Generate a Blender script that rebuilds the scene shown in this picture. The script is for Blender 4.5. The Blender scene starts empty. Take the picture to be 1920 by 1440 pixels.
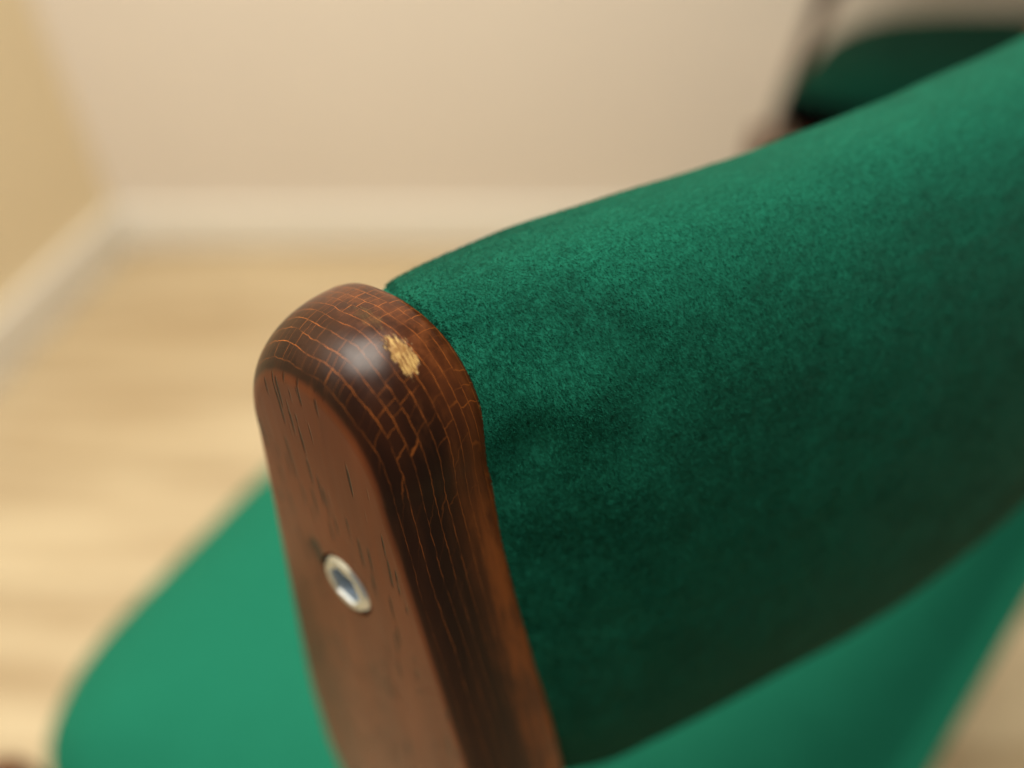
import bpy, bmesh, math, random
import numpy as np
from mathutils import Vector, Matrix, noise

sc = bpy.context.scene
COL = sc.collection
R = math.radians

# ------------------------------------------------------------------ camera
cam_d = bpy.data.cameras.new('camera')
cam = bpy.data.objects.new('camera', cam_d)
COL.objects.link(cam)
cam.location = (0.0, 0.0, 0.82)
cam.rotation_euler = (R(47.0), 0, 0)
cam_d.sensor_width = 36.0
cam_d.lens = 27.19
cam_d.clip_start = 0.01
cam_d.clip_end = 50
cam_d.dof.use_dof = True
cam_d.dof.focus_distance = 0.1285
cam_d.dof.aperture_fstop = 3.4
sc.camera = cam

# ------------------------------------------------------------------ light
world = bpy.data.worlds.new('World')
sc.world = world
world.use_nodes = True
bg = world.node_tree.nodes['Background']
bg.inputs['Color'].default_value = (1.0, 0.86, 0.66, 1)
bg.inputs['Strength'].default_value = 0.22


def area(name, loc, target, sx, sy, power, color):
    d = bpy.data.lights.new(name, 'AREA')
    d.shape = 'RECTANGLE'
    d.size, d.size_y = sx, sy
    d.energy = power
    d.color = color
    o = bpy.data.objects.new(name, d)
    COL.objects.link(o)
    o.location = loc
    o.rotation_euler = (Vector(target) - Vector(loc)).to_track_quat('-Z', 'Y').to_euler()
    return o


area('window_light', (-0.86, 0.20, 1.62), (0.05, 0.3, 0.6), 0.8, 0.9, 3.8, (0.93, 0.96, 1.0))
area('ceiling_light', (-0.34, 0.22, 2.30), (-0.05, 0.25, 0.5), 0.85, 0.85, 49.0, (1.0, 0.94, 0.82))

sc.view_settings.view_transform = 'Standard'
sc.view_settings.look = 'None'
sc.view_settings.exposure = 0.0
sc.view_settings.gamma = 1.0
sc.render.engine = 'CYCLES'
sc.cycles.use_denoising = True
sc.cycles.max_bounces = 6
sc.cycles.sample_clamp_indirect = 6


# ------------------------------------------------------------------ node helpers
class NT:
    def __init__(self, name):
        self.m = bpy.data.materials.new(name)
        self.m.use_nodes = True
        self.t = self.m.node_tree
        self.p = self.t.nodes['Principled BSDF']

    def n(self, typ, **kw):
        nd = self.t.nodes.new(typ)
        for k, v in kw.items():
            if k.startswith('i_'):
                nd.inputs[k[2:].replace('_', ' ')].default_value = v
            else:
                setattr(nd, k, v)
        return nd

    def l(self, a, b):
        self.t.links.new(a, b)

    def val(self, sock, v):
        if hasattr(v, 'is_output'):
            self.l(v, sock)
        else:
            sock.default_value = v

    def math(self, op, a, b=0.0, c=None, clamp=False):
        nd = self.n('ShaderNodeMath', operation=op, use_clamp=clamp)
        self.val(nd.inputs[0], a)
        self.val(nd.inputs[1], b)
        if c is not None:
            self.val(nd.inputs[2], c)
        return nd.outputs[0]

    def vmath(self, op, a, b=None, scale=None):
        nd = self.n('ShaderNodeVectorMath', operation=op)
        self.val(nd.inputs[0], a)
        if b is not None:
            self.val(nd.inputs[1], b)
        if scale is not None:
            self.val(nd.inputs['Scale'], scale)
        return nd.outputs['Value'] if op in ('LENGTH', 'DOT_PRODUCT', 'DISTANCE') else nd.outputs['Vector']

    def mix(self, f, a, b):
        nd = self.n('ShaderNodeMix', data_type='RGBA')
        self.val(nd.inputs['Factor'], f)
        self.val(nd.inputs[6], a if hasattr(a, 'is_output') else (*a, 1))
        self.val(nd.inputs[7], b if hasattr(b, 'is_output') else (*b, 1))
        return nd.outputs[2]

    def ramp(self, f, lo, hi, a=0.0, b=1.0):
        nd = self.n('ShaderNodeMapRange', interpolation_type='SMOOTHSTEP')
        self.val(nd.inputs['Value'], f)
        nd.inputs['From Min'].default_value = lo
        nd.inputs['From Max'].default_value = hi
        nd.inputs['To Min'].default_value = a
        nd.inputs['To Max'].default_value = b
        return nd.outputs[0]

    def noise(self, vec, scale, detail=3.0, rough=0.5, dist=0.0):
        nd = self.n('ShaderNodeTexNoise')
        self.val(nd.inputs['Vector'], vec)
        nd.inputs['Scale'].default_value = scale
        nd.inputs['Detail'].default_value = detail
        nd.inputs['Roughness'].default_value = rough
        nd.inputs['Distortion'].default_value = dist
        return nd.outputs['Fac'], nd.outputs['Color']

    def coord(self, which='Object'):
        return self.n('ShaderNodeTexCoord').outputs[which]

    def bump(self, h, strength, dist, normal=None):
        nd = self.n('ShaderNodeBump')
        nd.inputs['Strength'].default_value = strength
        nd.inputs['Distance'].default_value = dist
        self.val(nd.inputs['Height'], h)
        if normal is not None:
            self.l(normal, nd.inputs['Normal'])
        return nd.outputs[0]


# ------------------------------------------------------------------ materials
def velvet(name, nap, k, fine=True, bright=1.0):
    """Pile fabric: the nap leans along `nap` (object space), its lean wanders with brushing marks."""
    t = NT(name)
    co = t.coord()
    geo = t.n('ShaderNodeNewGeometry')
    tr = t.n('ShaderNodeVectorTransform', vector_type='VECTOR', convert_from='OBJECT', convert_to='WORLD')
    tr.inputs[0].default_value = nap
    f1, c1 = t.noise(co, 210.0, 6.0, 0.68, 0.3)      # brushed patches of a few millimetres
    f0, c0 = t.noise(co, 45.0, 2.0, 0.5, 0.5)        # and of a few centimetres
    f2, c2 = t.noise(co, 2400.0, 2.0, 0.6)            # tufts
    map2 = t.n('ShaderNodeMapping')
    map2.inputs['Scale'].default_value = (2600, 1300, 1300)
    t.l(co, map2.inputs[0])
    f3, c3 = t.noise(map2.outputs[0], 1.0, 2.0, 0.5)
    jit = t.vmath('SUBTRACT', c1, (0.5, 0.5, 0.5))
    jit = t.vmath('SCALE', jit, scale=0.6)
    jit0 = t.vmath('SCALE', t.vmath('SUBTRACT', c0, (0.5, 0.5, 0.5)), scale=0.3)
    jit2 = t.vmath('SCALE', t.vmath('SUBTRACT', c2, (0.5, 0.5, 0.5)), scale=0.45 if fine else 0.2)
    fb, _ = t.noise(co, 62.0, 3.0, 0.55, 0.8)          # where a hand last brushed it
    kk = t.math('MULTIPLY', t.ramp(fb, 0.36, 0.64, 0.85, 1.15) if fine else 1.0, k)
    nv = t.vmath('SCALE', tr.outputs[0], scale=kk)
    if fine:       # pile pressed sideways where the cloth is drawn to the post
        sx = t.n('ShaderNodeSeparateXYZ')
        t.l(co, sx.inputs[0])
        ex = t.math('ADD', t.math('ABSOLUTE', sx.outputs[0]), t.math('MULTIPLY_ADD', fb, 0.045, -0.0225))
        tr2 = t.n('ShaderNodeVectorTransform', vector_type='VECTOR', convert_from='OBJECT', convert_to='WORLD')
        tr2.inputs[0].default_value = (1, 0, -0.3)
        nv = t.vmath('ADD', nv, t.vmath('SCALE', tr2.outputs[0], scale=t.math('MULTIPLY', t.ramp(ex, 0.1980, 0.2120, 0.0, 0.34), t.ramp(sx.outputs[2], 0.7340, 0.7440))))
        map4 = t.n('ShaderNodeMapping')
        map4.inputs['Scale'].default_value = (110, 900, 900)
        t.l(co, map4.inputs[0])
        _, c4 = t.noise(map4.outputs[0], 1.0, 3.0, 0.55)   # rows of the weave
        nv = t.vmath('ADD', nv, t.vmath('SCALE', t.vmath('SUBTRACT', c4, (0.5, 0.5, 0.5)), scale=0.55))
    nn = t.vmath('ADD', geo.outputs['Normal'], nv)
    nn = t.vmath('ADD', nn, jit)
    nn = t.vmath('ADD', nn, jit0)
    nn = t.vmath('ADD', nn, jit2)
    nn = t.vmath('NORMALIZE', nn)
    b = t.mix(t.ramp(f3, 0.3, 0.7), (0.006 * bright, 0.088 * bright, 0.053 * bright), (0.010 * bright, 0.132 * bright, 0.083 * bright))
    t.l(b, t.p.inputs['Base Color'])
    t.p.inputs['Roughness'].default_value = 0.75
    t.p.inputs['Specular IOR Level'].default_value = 0.04
    t.p.inputs['Sheen Weight'].default_value = 0.02 if fine else 0.0
    t.p.inputs['Sheen Roughness'].default_value = 0.45
    t.p.inputs['Sheen Tint'].default_value = (0.3, 0.8, 0.6, 1)
    t.l(nn, t.p.inputs['Normal'])
    return t.m


def wood(name, worn=False):
    """Stained solid wood; object X runs across the post, Y through its thickness, Z along the grain."""
    t = NT(name)
    co = t.coord()
    # slow wander of the growth rings along the grain
    mp = t.n('ShaderNodeMapping')
    mp.inputs['Scale'].default_value = (1, 1, 0.22)
    t.l(co, mp.inputs[0])
    _, wc = t.noise(mp.outputs[0], 95.0, 2.0, 0.45)
    warp = t.vmath('SCALE', t.vmath('SUBTRACT', wc, (0.5, 0.5, 0.5)), scale=0.0025)
    _, wf = t.noise(co, 700.0, 2.0, 0.5)
    warp2 = t.vmath('SCALE', t.vmath('SUBTRACT', wf, (0.5, 0.5, 0.5)), scale=0.0004)
    cc = t.vmath('ADD', t.vmath('ADD', co, warp), warp2)
    sp = t.n('ShaderNodeSeparateXYZ')
    t.l(cc, sp.inputs[0])
    so = t.n('ShaderNodeSeparateXYZ')
    t.l(co, so.inputs[0])
    X, Y = sp.outputs[0], sp.outputs[1]
    rr = t.math('MULTIPLY_ADD', t.math('ABSOLUTE', Y), 1000.0 / 2.1, 0.30)
    cell = t.math('FLOOR', rr)
    ring = t.math('ABSOLUTE', t.math('SUBTRACT', t.math('FRACT', rr), 0.5))
    ring = t.ramp(ring, 0.455, 0.499)
    wn = t.n('ShaderNodeTexWhiteNoise', noise_dimensions='1D')
    t.l(t.math('ADD', cell, 3.7), wn.inputs['W'])
    # medullary rays: short cross lines, stepped from ring to ring, uneven in spacing
    xr = t.math('ADD', t.math('MULTIPLY', X, 1000.0 / 1.9), t.math('MULTIPLY', wn.outputs['Value'], 7.0))
    xr = t.math('ADD', xr, t.math('MULTIPLY', t.math('SINE', t.math('MULTIPLY', xr, 1.9)), 0.28))
    ray = t.math('ABSOLUTE', t.math('SUBTRACT', t.math('FRACT', xr), 0.5))
    ray = t.ramp(ray, 0.460, 0.499)
    lf, _ = t.noise(co, 300.0, 3.0, 0.6)
    lf2, _ = t.noise(co, 105.0, 1.0, 0.5)
    ring = t.math('MULTIPLY', ring, t.ramp(lf, 0.30, 0.66, 0.10, 1.0))
    ray = t.math('MULTIPLY', ray, t.ramp(lf2, 0.36, 0.60, 0.12, 0.85))
    ray = t.math('MULTIPLY', ray, t.ramp(so.outputs[2], -0.012, 0.014, 0.10, 0.85))
    line = t.math('MAXIMUM', ring, ray)
    # the sawn outer face runs within one ring and shows none of them
    line = t.math('MULTIPLY', line, t.ramp(t.math('ABSOLUTE', so.outputs[1]), 0.0006, 0.0026))
    # stain
    mg = t.n('ShaderNodeMapping')
    mg.inputs['Scale'].default_value = (420, 420, 22)
    t.l(co, mg.inputs[0])
    g1, _ = t.noise(mg.outputs[0], 1.0, 4.0, 0.6)
    mg2 = t.n('ShaderNodeMapping')
    mg2.inputs['Scale'].default_value = (60, 150, 14)
    t.l(co, mg2.inputs[0])
    g2, _ = t.noise(mg2.outputs[0], 1.0, 3.0, 0.5)
    base = t.mix(t.ramp(g2, 0.32, 0.68), (0.016, 0.0048, 0.0022), (0.058, 0.0165, 0.0058))
    base = t.mix(t.math('MULTIPLY', t.ramp(g1, 0.5, 0.75), 0.45), base, (0.12, 0.037, 0.010))
    warm = t.math('MULTIPLY', t.ramp(t.math('ABSOLUTE', so.outputs[1]), 0.0085, 0.0170), t.ramp(so.outputs[2], -0.020, 0.010, 1.0, 0.22))
    base = t.mix(t.math('MULTIPLY', warm, t.ramp(g1, 0.36, 0.62, 0.25, 0.95)), base, (0.240, 0.066, 0.0125))
    band = t.math('MULTIPLY', t.ramp(t.math('ABSOLUTE', so.outputs[1]), 0.0002, 0.0009), t.ramp(t.math('ABSOLUTE', Y), 0.0070, 0.0135, 1.0, 0.0))  # darker stain along the roundover, with its shade painted into the colour too
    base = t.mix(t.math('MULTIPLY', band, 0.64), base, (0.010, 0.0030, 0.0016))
    line = t.math('MULTIPLY', line, t.ramp(so.outputs[2], -0.050, 0.006, 0.40, 0.80))
    base = t.mix(line, base, (0.40, 0.115, 0.020))
    # pores: thin dark dashes along the grain
    mo = t.n('ShaderNodeMapping')
    mo.inputs['Scale'].default_value = (760, 760, 64)
    mo.inputs['Rotation'].default_value = (0, R(3.5), 0)
    t.l(co, mo.inputs[0])
    vo = t.n('ShaderNodeTexVoronoi', feature='F1')
    vo.inputs['Scale'].default_value = 1.0
    vo.inputs['Randomness'].default_value = 1.0
    t.l(mo.outputs[0], vo.inputs['Vector'])
    pf, _ = t.noise(co, 120.0, 2.0, 0.5)
    pore = t.math('MULTIPLY', t.ramp(vo.outputs['Distance'], 0.20, 0.30, 1.0, 0.0), t.ramp(pf, 0.36, 0.50))
    face = t.ramp(t.math('ABSOLUTE', so.outputs[1]), 0.0001, 0.0007, 1.0, 0.0)
    base = t.mix(t.math('MULTIPLY', face, 0.65), base, t.mix(t.ramp(g2, 0.3, 0.7), (0.125, 0.030, 0.0090), (0.190, 0.048, 0.0145)))
    pore = t.math('MULTIPLY', pore, face)
    base = t.mix(t.math('MULTIPLY', pore, 0.95), base, (0.007, 0.0035, 0.0025))
    rough = t.ramp(g1, 0.3, 0.8, 0.28, 0.38)
    height = t.math('MULTIPLY_ADD', pore, -1.0, t.math('MULTIPLY', g1, 0.12))
    if worn:
        _, ns = t.noise(co, 420.0, 3.0, 0.65)
        dv = t.vmath('SCALE', t.vmath('SUBTRACT', ns, (0.5, 0.5, 0.5)), scale=0.0034)
        for ctr, (la, lb), amt in CHIPS:
            d = t.vmath('SUBTRACT', co, ctr)
            a = t.vmath('DOT_PRODUCT', d, (0.79, 0.09, -0.60))
            b = t.vmath('DOT_PRODUCT', d, (0.10, 0.98, 0.16))
            cx = t.n('ShaderNodeCombineXYZ')
            t.l(t.math('MULTIPLY', a, 420.0), cx.inputs[0])
            t.l(t.math('MULTIPLY_ADD', b, 2300.0, t.math('MULTIPLY', a, 300.0)), cx.inputs[1])
            st, _ = t.noise(cx.outputs[0], 1.0, 4.0, 0.65, 0.3)
            bl, _ = t.noise(co, 430.0, 4.0, 0.6)
            ln = t.math('SQRT', t.math('ADD', t.math('POWER', t.math('MULTIPLY', t.math('ABSOLUTE', a), 1 / la), 2.0), t.math('POWER', t.math('MULTIPLY', t.math('ABSOLUTE', b), 1 / lb), 2.0)))
            ln = t.math('ADD', ln, t.math('MULTIPLY_ADD', st, 1.1, -0.55))
            ln = t.math('ADD', ln, t.math('MULTIPLY_ADD', bl, 1.5, -0.75))
            mask = t.math('MULTIPLY', t.ramp(ln, 0.70, 1.02, 1.0, 0.0), amt)
            raw = t.mix(t.ramp(st, 0.38, 0.60), (0.56, 0.365, 0.125), (0.17, 0.075, 0.018))
            raw = t.mix(t.ramp(bl, 0.47, 0.62, 0.0, 0.8), raw, (0.24, 0.11, 0.025))
            base = t.mix(mask, base, raw)
            rough = t.math('ADD', rough, t.math('MULTIPLY', mask, 0.25))
            height = t.math('ADD', height, t.math('MULTIPLY', mask, t.math('MULTIPLY_ADD', st, -2.6, 0.2)))
        # dark splintered stain where the bolt hole tore the grain
        d = t.vmath('ADD', t.vmath('SUBTRACT', co, BOLT_TEAR), t.vmath('SCALE', dv, scale=0.9))
        mr = t.n('ShaderNodeMapping', vector_type='POINT')
        t.l(d, mr.inputs[0])
        mr.inputs['Scale'].default_value = (1 / 0.0022, 1 / 0.004, 1 / 0.0048)
        ln = t.vmath('LENGTH', mr.outputs[0])
        tear = t.ramp(ln, 0.6, 1.05, 0.9, 0.0)
        base = t.mix(tear, base, (0.008, 0.005, 0.004))
        height = t.math('SUBTRACT', height, t.math('MULTIPLY', tear, 0.8))
    t.l(base, t.p.inputs['Base Color'])
    t.l(rough, t.p.inputs['Roughness'])
    t.p.inputs['Specular IOR Level'].default_value = 0.22
    t.p.inputs['Coat Weight'].default_value = 0.0
    t.p.inputs['Coat Roughness'].default_value = 0.28
    t.l(t.bump(height, 0.55, 0.00022), t.p.inputs['Normal'])
    return t.m


def simple(name, col, rough, metal=0.0, bump=None):
    t = NT(name)
    t.p.inputs['Base Color'].default_value = (*col, 1)
    t.p.inputs['Roughness'].default_value = rough
    t.p.inputs['Metallic'].default_value = metal
    if bump:
        f, _ = t.noise(t.coord(), bump[0], 4.0, 0.6)
        t.l(t.bump(f, bump[1], bump[2]), t.p.inputs['Normal'])
    return t.m


def laminate(name):
    t = NT(name)
    co = t.coord()
    oi = t.n('ShaderNodeObjectInfo')
    off = t.vmath('SCALE', oi.outputs['Location'], scale=7.3)
    c = t.vmath('ADD', co, off)
    mp = t.n('ShaderNodeMapping')
    mp.inputs['Scale'].default_value = (2.2, 17.0, 1)
    t.l(c, mp.inputs[0])
    f, _ = t.noise(mp.outputs[0], 1.0, 4.0, 0.55, 0.6)
    mp2 = t.n('ShaderNodeMapping')
    mp2.inputs['Scale'].default_value = (14, 190.0, 1)
    t.l(c, mp2.inputs[0])
    g, _ = t.noise(mp2.outputs[0], 1.0, 3.0, 0.5)
    b = t.mix(t.ramp(f, 0.36, 0.66), (0.47, 0.362, 0.225), (0.66, 0.552, 0.370))
    b = t.mix(t.math('MULTIPLY', t.ramp(g, 0.5, 0.75), 0.25), b, (0.38, 0.25, 0.12))
    b = t.mix(t.math('MULTIPLY', oi.outputs['Random'], 0.42), b, (0.40, 0.285, 0.150))
    t.l(b, t.p.inputs['Base Color'])
    t.p.inputs['Roughness'].default_value = 0.45
    t.p.inputs['Specular IOR Level'].default_value = 0.35
    return t.m


def paint(name, col, scale=420.0):
    t = NT(name)
    co = t.coord()
    f, _ = t.noise(co, 3.0, 3.0, 0.5)
    t.l(t.mix(f, tuple(c * 0.97 for c in col), tuple(min(1, c * 1.03) for c in col)), t.p.inputs['Base Color'])
    t.p.inputs['Roughness'].default_value = 0.7
    t.p.inputs['Specular IOR Level'].default_value = 0.2
    g, _ = t.noise(co, scale, 3.0, 0.6)
    t.l(t.bump(g, 0.25, 0.0005), t.p.inputs['Normal'])
    return t.m


# scuffs on the post top: centre, half length along and across the arch, strength (post object space: X back, Y inward, Z up)
CHIPS = [((0.0128, 0.0126, 0.0210), (0.0041, 0.0021), 0.85),
         ((0.0045, 0.0132, 0.0252), (0.0036, 0.0015), 0.07)]
BOLT_TEAR = (-0.0080, 0.0, -0.0262)

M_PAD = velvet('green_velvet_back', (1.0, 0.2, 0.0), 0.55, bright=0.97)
M_SEAT = velvet('green_velvet_seat', (-0.4, 0.9, 0.0), 0.3, fine=False, bright=1.3)  # same fabric as the pad, base colour lifted to imitate stronger light
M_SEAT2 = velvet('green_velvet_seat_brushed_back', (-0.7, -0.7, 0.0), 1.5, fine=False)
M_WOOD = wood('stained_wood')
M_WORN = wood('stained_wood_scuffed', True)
M_STEEL = simple('zinc_plated_steel', (0.76, 0.84, 0.92), 0.26, 1.0, (900.0, 0.3, 0.0003))
M_FLOOR = laminate('oak_laminate')
M_JOINT = simple('floor_joint', (0.20, 0.13, 0.06), 0.8)
M_WALL = paint('cream_wall_paint', (0.78, 0.712, 0.635))
M_WALL2 = paint('cream_wall_paint_warm_shade', (0.88, 0.76, 0.54))  # left wall yellowed in its colour to imitate warm indirect light
M_SKIRT = paint('white_skirting_paint', (0.86, 0.83, 0.76))


# ------------------------------------------------------------------ mesh helpers
def link(name, me, mat=None, parent=None, smooth=True):
    o = bpy.data.objects.new(name, me)
    COL.objects.link(o)
    if mat:
        me.materials.append(mat)
    if smooth:
        me.polygons.foreach_set('use_smooth', [True] * len(me.polygons))
    if parent:
        o.parent = parent
    return o


def mesh_from(name, v, f):
    me = bpy.data.meshes.new(name)
    me.from_pydata([tuple(x) for x in v], [], f)
    me.update()
    return me


def fix_normals(me):
    bm = bmesh.new()
    bm.from_mesh(me)
    bmesh.ops.remove_doubles(bm, verts=bm.verts, dist=1e-6)
    bmesh.ops.recalc_face_normals(bm, faces=bm.faces)
    bm.to_mesh(me)
    bm.free()
    me.update()


def sharp_by_angle(me, deg):
    bm = bmesh.new()
    bm.from_mesh(me)
    for e in bm.edges:
        if len(e.link_faces) == 2 and e.calc_face_angle(0) > R(deg):
            e.smooth = False
    bm.to_mesh(me)
    bm.free()


def box(name, lo, hi, mat, parent=None, bevel=0.0):
    bm = bmesh.new()
    bmesh.ops.create_cube(bm, size=1.0)
    c = [(a + b) / 2 for a, b in zip(lo, hi)]
    for v in bm.verts:
        v.co = Vector([c[i] + v.co[i] * (hi[i] - lo[i]) for i in range(3)])
    if bevel:
        bmesh.ops.bevel(bm, geom=bm.edges[:], offset=bevel, segments=2, affect='EDGES', profile=0.6)
    me = bpy.data.meshes.new(name)
    bm.to_mesh(me)
    bm.free()
    return link(name, me, mat, parent, smooth=False)


# ------------------------------------------------------------------ the setting
floor = box('floor', (-1.2, -0.9, -0.02), (2.2, 1.44, -0.0040), M_JOINT)
floor['kind'] = 'structure'
floor['label'] = 'pale oak laminate floor'
pw, pl, gap = 0.192, 1.28, 0.0016
rng = random.Random(5)
bmp = bmesh.new()
bmesh.ops.create_cube(bmp, size=1.0)
for v in bmp.verts:
    v.co = Vector((v.co.x * (pl - gap), v.co.y * (pw - gap), v.co.z * 0.007 - 0.0035))
bmesh.ops.bevel(bmp, geom=[e for e in bmp.edges if all(v.co.z > -0.001 for v in e.verts)], offset=0.0009, segments=1, affect='EDGES')
plank_me = bpy.data.meshes.new('plank')
bmp.to_mesh(plank_me)
bmp.free()
plank_me.materials.append(M_FLOOR)
for j in range(12):
    y = 1.262 - pw * (j + 0.38)
    sh = (0.0, 0.43, 0.86, 0.21, 0.64, 1.05)[j % 6]
    for i in range(3):
        o = bpy.data.objects.new('plank', plank_me)
        COL.objects.link(o)
        o.parent = floor
        o.location = (-1.15 + sh + pl * i, y, rng.uniform(-0.0002, 0.0002))

# walls meet in a corner; the left one leans a few degrees off square
wb = box('wall_back', (-0.9, 1.270, -0.01), (2.2, 1.37, 2.5), M_WALL)
wb['kind'] = 'structure'
corner = Vector((-0.738, 1.272, 0))
wl_dir = Vector((-0.166, -0.986, 0)).normalized()


def along_left(name, d0, d1, off0, off1, z0, z1, mat, bevel=0.0):
    o = box(name, (0, 0, 0), (d1 - d0, off1 - off0, z1 - z0), mat, None, bevel)
    nx = Vector((-wl_dir.y, wl_dir.x, 0))      # into the room
    m = Matrix.Identity(4)
    m.col[0][:3] = wl_dir
    m.col[1][:3] = nx
    m.col[3][:3] = corner + wl_dir * d0 + nx * off0 + Vector((0, 0, z0))
    o.matrix_world = m
    return o


wl = along_left('wall_left', -0.1, 2.2, -0.1, 0.0, -0.01, 2.5, M_WALL2)
wl['kind'] = 'structure'
sb = box('skirting_board_back', (-0.742, 1.258, 0.001), (2.2, 1.2705, 0.088), M_SKIRT, None, 0.002)
sb['kind'] = 'structure'
sl = along_left('skirting_board_left', 0.0, 2.2, -0.0005, 0.012, 0.0005, 0.088, M_SKIRT, 0.002)
sl['kind'] = 'structure'

# ------------------------------------------------------------------ the chair (local: +Y forward, +X across, z up)
SIN = Vector((0.9954, 0.0631, -0.0715)).normalized()      # post axes: inward, forward, up
HUP = Vector((0.0623, 0.1376, 0.9885)).normalized()
POST_O = Vector((-0.2500, -0.0430, 0.7175))                # arch centre on the outer flat face
R_IN, R_S, THICK, EXTRA = 0.0065, 0.0168, 0.0224, 0.47
B0, KB = 0.0165, 0.1648
BOLT_H = -0.0306


def flat_half(h):
    """Half width of the flat outer face of the post at height h (0 at the arch centre)."""
    d = -h
    if d < 0.09:
        return B0 + KB * d
    pts = [(0.09, 0.03133), (0.12, 0.0330), (0.16, 0.0265), (0.21, 0.0200), (0.30, 0.0150), (0.45, 0.0140), (0.74, 0.0100)]
    for (a, va), (b, vb) in zip(pts, pts[1:]):
        if d <= b:
            u = (d - a) / (b - a)
            return va + (vb - va) * u
    return pts[-1][1]


def post_frame(mirror):
    s, h, o = SIN.copy(), HUP.copy(), POST_O.copy()
    if mirror:
        s.x, h.x, o.x = -s.x, -h.x, -o.x
    w = (h.cross(s) if not mirror else s.cross(h)).normalized()   # forward
    if w.y < 0:
        w = -w
    s = (s - h * s.dot(h)).normalized()
    m = Matrix.Identity(4)
    m.col[0][:3] = -w
    m.col[1][:3] = s if not mirror else -s
    m.col[2][:3] = h
    m.col[3][:3] = o
    return m, -w, s, h, o


def make_post(name, mirror, mat, parent):
    m, xb, s_in, h_up, o0 = post_frame(mirror)
    layers = []
    nph = 16
    for i in range(nph + 1):
        ph = math.pi / 2 * (1 - i / nph)
        layers.append((R_S * (1 - math.sin(ph)), R_IN * math.cos(ph)))
    layers.append((THICK - 0.0035, R_IN))
    for i in range(1, 5):
        a = math.pi / 2 * i / 4
        layers.append((THICK - 0.003 + 0.003 * math.sin(a), R_IN - 0.003 * (1 - math.cos(a))))
    hs = [-0.726 * (1 - (i / 46)) ** 1.25 for i in range(47)]
    na = 56
    verts, n_row = [], None
    for (s, g) in layers:
        row = []
        for h in hs[:-1]:
            row.append((-(flat_half(h) + g), s, h))
        for i in range(na + 1):
            a = math.pi * (1 - i / na)
            ee = 2 / (2 + 0.32 * g / R_IN)
            ca, sa = math.cos(a), math.sin(a)
            row.append(((B0 + g) * math.copysign(abs(ca) ** ee, ca), s, (B0 + g * (1 + EXTRA)) * abs(sa) ** ee))
        for h in reversed(hs[:-1]):
            row.append((flat_half(h) + g, s, h))
        n_row = len(row)
        verts += row
    # slimmer below the seat, foot cut level with the floor
    out = []
    for (x, y, z) in verts:
        k = 1 - 0.40 * max(0.0, min(1.0, (-0.19 - z) / 0.07))
        x, y = x * (0.3 + 0.7 * k), THICK / 2 + (y - THICK / 2) * k
        if z < -0.70:
            yy = y
            z = (-o0.z - s_in.z * yy - xb.z * x) / h_up.z
        out.append((x, y if not mirror else -y, z))
    f = []
    L = len(layers)
    for j in range(L - 1):
        for i in range(n_row - 1):
            a = j * n_row + i
            f.append((a, a + 1, a + 1 + n_row, a + n_row))
    for base in (0, (L - 1) * n_row):
        for i in range(n_row // 2 - 1):
            f.append((base + i, base + i + 1, base + n_row - 2 - i, base + n_row - 1 - i))
        k = n_row // 2 - 1
        if n_row % 2:
            f.append((base + k, base + k + 1, base + k + 2))
    f.append(tuple(j * n_row for j in range(L)) + tuple(j * n_row + n_row - 1 for j in reversed(range(L))))
    me = mesh_from(name, out, f)
    fix_normals(me)
    o = link(name, me, mat, parent)
    # bolt hole
    bm = bmesh.new()
    bmesh.ops.create_cone(bm, cap_ends=True, segments=48, radius1=0.0074, radius2=0.0074, depth=0.012)
    cme = bpy.data.meshes.new('cut')
    bm.to_mesh(cme)
    bm.free()
    cut = bpy.data.objects.new('cut', cme)
    COL.objects.link(cut)
    cut.matrix_world = Matrix.Translation((0, 0, BOLT_H)) @ Matrix.Rotation(R(90), 4, 'X')
    md = o.modifiers.new('hole', 'BOOLEAN')
    md.operation = 'DIFFERENCE'
    md.solver = 'EXACT'
    md.object = cut
    o.parent = None
    dg = bpy.context.evaluated_depsgraph_get()
    new = bpy.data.meshes.new_from_object(o.evaluated_get(dg))
    o.modifiers.clear()
    o.data = new
    bpy.data.objects.remove(cut)
    o.parent = parent
    sharp_by_angle(new, 38)
    o.matrix_local = m
    return o, m


def make_bolt(m, mirror, parent):
    """Countersunk cap bolt: rim with a chamfer and a hexagonal socket."""
    ro, rh, n = 0.0066, 0.0045, 48
    sg = -1 if not mirror else 1          # outward along post Y
    top = 0.00035
    verts, f = [], []

    def hexr(a, r):
        k = (a + math.pi / 6) % (math.pi / 3) - math.pi / 6
        return r * math.cos(math.pi / 6) / math.cos(k)
    rings = []
    for kind, r, y in (('c', ro, -0.010), ('c', ro, top - 0.0007), ('c', ro - 0.0007, top), ('h', rh + 0.0003, top), ('h', rh, top - 0.0004), ('h', rh, top - 0.0060), ('c', rh * 0.25, top - 0.0066)):
        ring = []
        for i in range(n):
            a = 2 * math.pi * i / n
            rr = r if kind == 'c' else hexr(a, r)
            ring.append(len(verts))
            verts.append((rr * math.cos(a + 0.3), sg * y, rr * math.sin(a + 0.3)))
        rings.append(ring)
    for A, B in zip(rings, rings[1:]):
        for i in range(n):
            f.append((A[i], A[(i + 1) % n], B[(i + 1) % n], B[i]))
    f.append(tuple(rings[-1]))
    me = mesh_from('bolt', verts, f)
    fix_normals(me)
    sharp_by_angle(me, 30)
    o = link('bolt', me, M_STEEL, parent)
    o.matrix_local = Matrix.Translation((0, 0, BOLT_H))
    return o


# backrest pad ------------------------------------------------------------
PF0, PA, PZ, PH, PT, PTILT, PRISE, PPW, PE = 0.0215, 0.0564, -0.1477, 0.1448, 0.0582, 0.2024, 0.0157, 2.114, 2.6
PX = 0.2275                                        # half length


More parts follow.
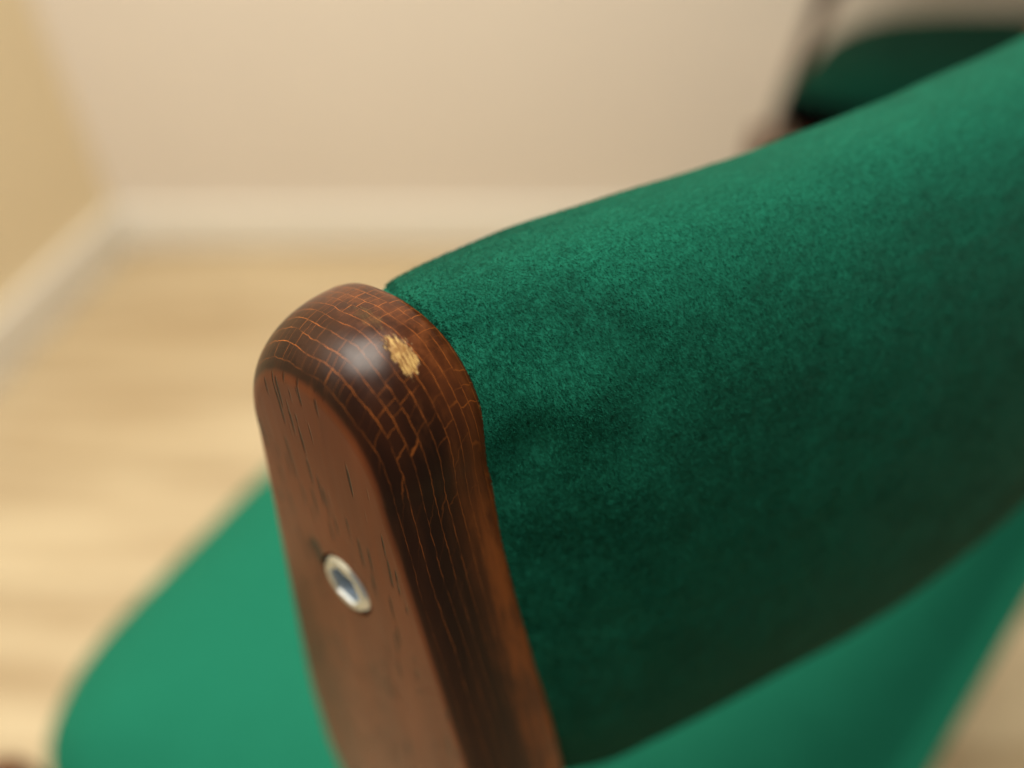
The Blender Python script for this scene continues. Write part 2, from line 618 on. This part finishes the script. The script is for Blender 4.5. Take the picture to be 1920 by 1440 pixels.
def pad_point(x, th, inset=0.0):
    """Surface point of the backrest pad in chair space. x from -PX to PX, th 0 = straight back."""
    u = abs(x) / PX
    fc = PF0 + PA * u ** PPW
    zz = PZ + PRISE * (1 - u * u)
    df = PA * PPW * u ** (PPW - 1) / PX * (1 if x > 0 else -1)
    ln = math.sqrt(1 + df * df)
    nx, ny = df / ln, -1 / ln
    c, s = math.cos(th), math.sin(th)
    e = 2 / PE
    end = max(0.0, (abs(x) - (PX - 0.022)) / 0.022)
    ro = 0.0030 * (1 - math.sqrt(max(0.0, 1 - end * end)))
    roz = ro
    # soft puckers where the cloth is pulled in by the post
    puck = 0.0
    if abs(x) > PX - 0.06:
        k = 1 - (PX - abs(x)) / 0.06
        puck = 0.0011 * k * math.sin(5.0 * th + 14 * (PX - abs(x)) / 0.06) * math.exp(-(((PX - abs(x)) - 0.018) / 0.016) ** 2)
    e2 = max(0.0, (abs(x) - (PX - 0.024)) / 0.024)
    if c > 0:      # the cloth turns in towards the post, more so lower down
        lo = max(0.0, min(1.0, (0.64 - th) / 0.16)) if -1.6 < th < 1.6 else 1.0
        e2 = max(0.0, (abs(x) - (PX - 0.024 - 0.009 * lo)) / (0.024 + 0.009 * lo))
        ro += (0.0125 + 0.0045 * lo) * (1 - math.sqrt(max(0.0, 1 - e2 * e2))) * (0.85 - 0.25 * s) * c
    if x < 0 and c > 0:     # a tuck in the cover beside the near post
        a_end = PX + x
        puck -= 0.0016 * math.exp(-((a_end - 0.0105) / 0.0045) ** 2 - ((th - 0.60) / 0.09) ** 2)
        puck += 0.0012 * math.exp(-((a_end - 0.0190) / 0.0060) ** 2 - ((th - 0.72) / 0.13) ** 2)
    d = (PT / 2 - ro * 0.8 - inset + puck) * math.copysign(abs(c) ** e, c)
    z = (PH / 2 - roz - inset) * math.copysign(abs(s) ** e, s)
    D = d * math.cos(PTILT) - z * math.sin(PTILT)
    Z = z * math.cos(PTILT) + d * math.sin(PTILT)
    if s > 0 and u > 0.8:      # the top corner reaches over to the post
        x += math.copysign(0.0075 * s * s * ((u - 0.8) / 0.2) ** 2 * min(1.0, max(0.0, (0.45 - c) / 0.5)), x)
    return Vector((x + D * nx, (fc - 0.13) + D * ny, 0.82 + zz + Z))


def make_pad(parent):
    nth, nx = 120, 150
    xs = []
    for i in range(nx + 1):
        t = -1 + 2 * i / nx
        xs.append(PX * math.sin(t * math.pi / 2) * 0.35 + PX * t * 0.65)
    ths = [2 * math.pi * j / nth for j in range(nth)]
    v = []
    for x in xs:
        for th in ths:
            p = pad_point(x, th)
            q = noise.noise(p * 28.0) * 0.0007 + noise.noise(p * 75.0) * 0.00025
            c = pad_point(x, th, 0.004)
            v.append(p + (p - c).normalized() * q)
    f = []
    for i in range(nx):
        for j in range(nth):
            a, b = i * nth + j, i * nth + (j + 1) % nth
            f.append((a, b, b + nth, a + nth))
    f.append(tuple(range(nth)))
    f.append(tuple(nx * nth + j for j in reversed(range(nth))))
    me = mesh_from('backrest', v, f)
    fix_normals(me)
    sharp_by_angle(me, 60)
    return link('backrest', me, M_PAD, parent)


# seat ----------------------------------------------------------------------
HALF = [(0.0, 0.240), (-0.090, 0.232), (-0.1765, 0.215), (-0.2235, 0.201), (-0.2625, 0.189), (-0.2965, 0.177), (-0.3205, 0.163), (-0.340, 0.141),
        (-0.345, 0.116), (-0.334, 0.086), (-0.296, 0.025), (-0.262, -0.032), (-0.233, -0.080), (-0.213, -0.115), (-0.208, -0.146), (-0.197, -0.163),
        (-0.168, -0.172), (-0.080, -0.173), (0.0, -0.173)]


def seat_outline(inset=0.0, n=6):
    pts = [Vector(p) for p in HALF] + [Vector((-x, y)) for x, y in reversed(HALF[1:-1])]
    out = []
    N = len(pts)
    for i in range(N):
        p0, p1, p2, p3 = pts[i - 1], pts[i], pts[(i + 1) % N], pts[(i + 2) % N]
        for k in range(n):
            t = k / n
            out.append(0.5 * ((2 * p1) + (p2 - p0) * t + (2 * p0 - 5 * p1 + 4 * p2 - p3) * t * t + (3 * p1 - p0 - 3 * p2 + p3) * t ** 3))
    if inset:
        M = len(out)
        res = []
        for i in range(M):
            tg = (out[(i + 1) % M] - out[i - 1]).normalized()
            nrm = Vector((-tg.y, tg.x))
            if nrm.dot(-out[i]) < 0:
                nrm = -nrm
            res.append(out[i] + nrm * inset)
        out = res
    return out


def loft(name, rings, mat, parent, cap0=True, cap1=True, smooth=True, sharp=50):
    n = len(rings[0])
    v = [p for r in rings for p in r]
    f = []
    for j in range(len(rings) - 1):
        for i in range(n):
            a, b = j * n + i, j * n + (i + 1) % n
            f.append((a, b, b + n, a + n))
    if cap0:
        f.append(tuple(range(n)))
    if cap1:
        f.append(tuple((len(rings) - 1) * n + i for i in range(n)))
    me = mesh_from(name, v, f)
    fix_normals(me)
    sharp_by_angle(me, sharp)
    return link(name, me, mat, parent, smooth)


def make_seat(parent, mat):
    rings = []
    base = seat_outline()
    for ins, z in ((0.006, 0.405), (0.001, 0.407), (0.0, 0.415), (0.0, 0.427), (0.003, 0.4365), (0.009, 0.4450), (0.019, 0.4535), (0.034, 0.4620), (0.054, 0.4690), (0.074, 0.4730)):
        q = 1 - max(0.0, ins - 0.019) / 0.22
        rings.append([(p.x * q, p.y * q, z) for p in seat_outline(min(ins, 0.019))])
    last = [Vector((x, y)) for x, y, z in rings[-1]]
    for k in range(1, 11):
        s = 1 - k / 10.5
        zc = 0.4730 + 0.007 * (1 - s * s)
        rings.append([(p.x * s, p.y * s, zc) for p in last])
    # the cushion rolls down towards its back edge
    rings = [[(x, y, z - 0.044 * max(0.0, min(1.0, (-0.045 - y) / 0.11)) ** 1.4 * max(0.0, min(1.0, (z - 0.405) / 0.03))) for x, y, z in r] for r in rings]
    seat = loft('seat', rings, mat, parent)
    return seat


def make_frame(parent):
    o = seat_outline(0.015)
    i = seat_outline(0.034)
    rings = [[(p.x, p.y, 0.4055) for p in i], [(p.x, p.y, 0.4055) for p in o], [(p.x, p.y, 0.379) for p in o], [(p.x, p.y, 0.376) for p in seat_outline(0.018)], [(p.x, p.y, 0.376) for p in i]]
    rings.append(rings[0])
    return loft('seat_frame', rings, M_WOOD, parent, False, False)


def make_front_leg(sgn, parent, top_z):
    """Round tapered leg with a domed top, splayed outwards."""
    rings = []
    n = 28
    top = Vector((sgn * 0.364, 0.141, top_z))
    foot = Vector((sgn * 0.366, 0.165, 0.0))
    prof = [(0.0, 0.004), (0.001, 0.008), (0.004, 0.0135), (0.010, 0.0145), (0.02, 0.0152), (0.12, 0.0160), (0.5, 0.014), (0.97, 0.0115), (1.0, 0.0105)]
    for t, r in prof:
        c = top.lerp(foot, t)
        rings.append([(c.x + r * math.cos(2 * math.pi * i / n), c.y + r * math.sin(2 * math.pi * i / n), c.z) for i in range(n)])
    return loft('front_leg', rings, M_WOOD, parent)


def make_nap(pad):
    """Short pile fibres standing on the near end of the backrest, where the camera can tell them apart."""
    rg = np.random.default_rng(7)
    N = 420000
    # grid of surface samples, interpolated
    nx, nt = 160, 240
    xs = np.linspace(-PX + 0.0005, -0.02, nx)
    ths = np.linspace(-1.25, 2.3, nt).tolist()
    P = np.array([[pad_point(x, t) for t in ths] for x in xs])
    Q = np.array([[pad_point(x, t, 0.004) for t in ths] for x in xs])
    NR = P - Q
    NR /= np.linalg.norm(NR, axis=2, keepdims=True)
    for i in range(nx):
        for j in range(nt):
            v = Vector(P[i, j])
            P[i, j] += NR[i, j] * (noise.noise(v * 28.0) * 0.0007 + noise.noise(v * 75.0) * 0.00025)
    dx = np.gradient(P, axis=0)
    dt = np.gradient(P, axis=1)
    ar = np.linalg.norm(np.cross(dx, dt), axis=2)
    ar *= np.exp(-(xs + PX) / 0.055)[:, None] + 0.06
    cdf = np.cumsum(ar.ravel())
    pick = np.searchsorted(cdf, rg.random(N) * cdf[-1])
    i = np.clip(pick // nt, 0, nx - 2)
    j = np.clip(pick % nt, 0, nt - 2)
    a, b = rg.random(N)[:, None], rg.random(N)[:, None]
    lerp = lambda A: (A[i, j] * (1 - a) + A[i + 1, j] * a) * (1 - b) + (A[i, j + 1] * (1 - a) + A[i + 1, j + 1] * a) * b
    p = lerp(P)
    n = lerp(NR)
    n /= np.linalg.norm(n, axis=1, keepdims=True)
    nap = np.array([0.35, -0.4, -0.8]) + rg.normal(0, 0.55, (N, 3))
    nap -= n * (nap * n).sum(1, keepdims=True)
    nap /= np.linalg.norm(nap, axis=1, keepdims=True)
    lift = rg.uniform(0.25, 0.75, (N, 1))
    d = nap * np.sqrt(1 - lift ** 2) + n * lift
    ln = rg.uniform(0.00035, 0.00080, (N, 1))
    side = np.cross(d, n)
    side /= np.linalg.norm(side, axis=1, keepdims=True)
    wd = rg.uniform(0.00003, 0.00006, (N, 1))
    base = p - n * 0.0001
    V = np.empty((N, 3, 3))
    V[:, 0] = base - side * wd
    V[:, 1] = base + side * wd
    V[:, 2] = base + d * ln
    me = bpy.data.meshes.new('nap')
    me.vertices.add(3 * N)
    me.vertices.foreach_set('co', V.ravel().astype(np.float32))
    me.loops.add(3 * N)
    me.loops.foreach_set('vertex_index', np.arange(3 * N, dtype=np.int32))
    me.polygons.add(N)
    me.polygons.foreach_set('loop_start', np.arange(0, 3 * N, 3, dtype=np.int32))
    me.polygons.foreach_set('use_smooth', np.ones(N, dtype=bool))
    me.update()
    nn = n + rg.normal(0, 0.45, (N, 3)) + nap * 0.1
    nn /= np.linalg.norm(nn, axis=1, keepdims=True)
    me.normals_split_custom_set_from_vertices(np.repeat(nn, 3, axis=0))
    o = link('nap', me, M_PAD, pad, smooth=False)
    o['kind'] = 'stuff'
    return o


def make_chair(label, worn):
    root = bpy.data.objects.new('dining_chair', None)
    COL.objects.link(root)
    root['label'] = label
    root['category'] = 'chair'
    root['group'] = 'green velvet dining chairs'
    for mirror in (False, True):
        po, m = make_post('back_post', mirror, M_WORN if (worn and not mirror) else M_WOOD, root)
        if worn and not mirror:
            po['label'] = 'dark stained back post with a pale scuff on its rounded top'
        make_bolt(m, mirror, po)
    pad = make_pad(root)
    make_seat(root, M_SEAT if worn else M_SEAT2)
    make_frame(root)
    for sgn in (-1, 1):
        make_front_leg(sgn, root, 0.432 if worn else 0.404)
    if worn:
        make_nap(pad)
    return root


c1 = make_chair('dark wood dining chair with green velvet backrest and scuffed, bolted post', True)
c1.location = (0.1121, 0.2959, 0)
c1.rotation_euler = (0, 0, R(45))
c2 = make_chair('green velvet dining chair standing with its back to the cream wall', False)
c2.location = (0.672, 1.040, 0)
c2.rotation_euler = (0, 0, R(180))
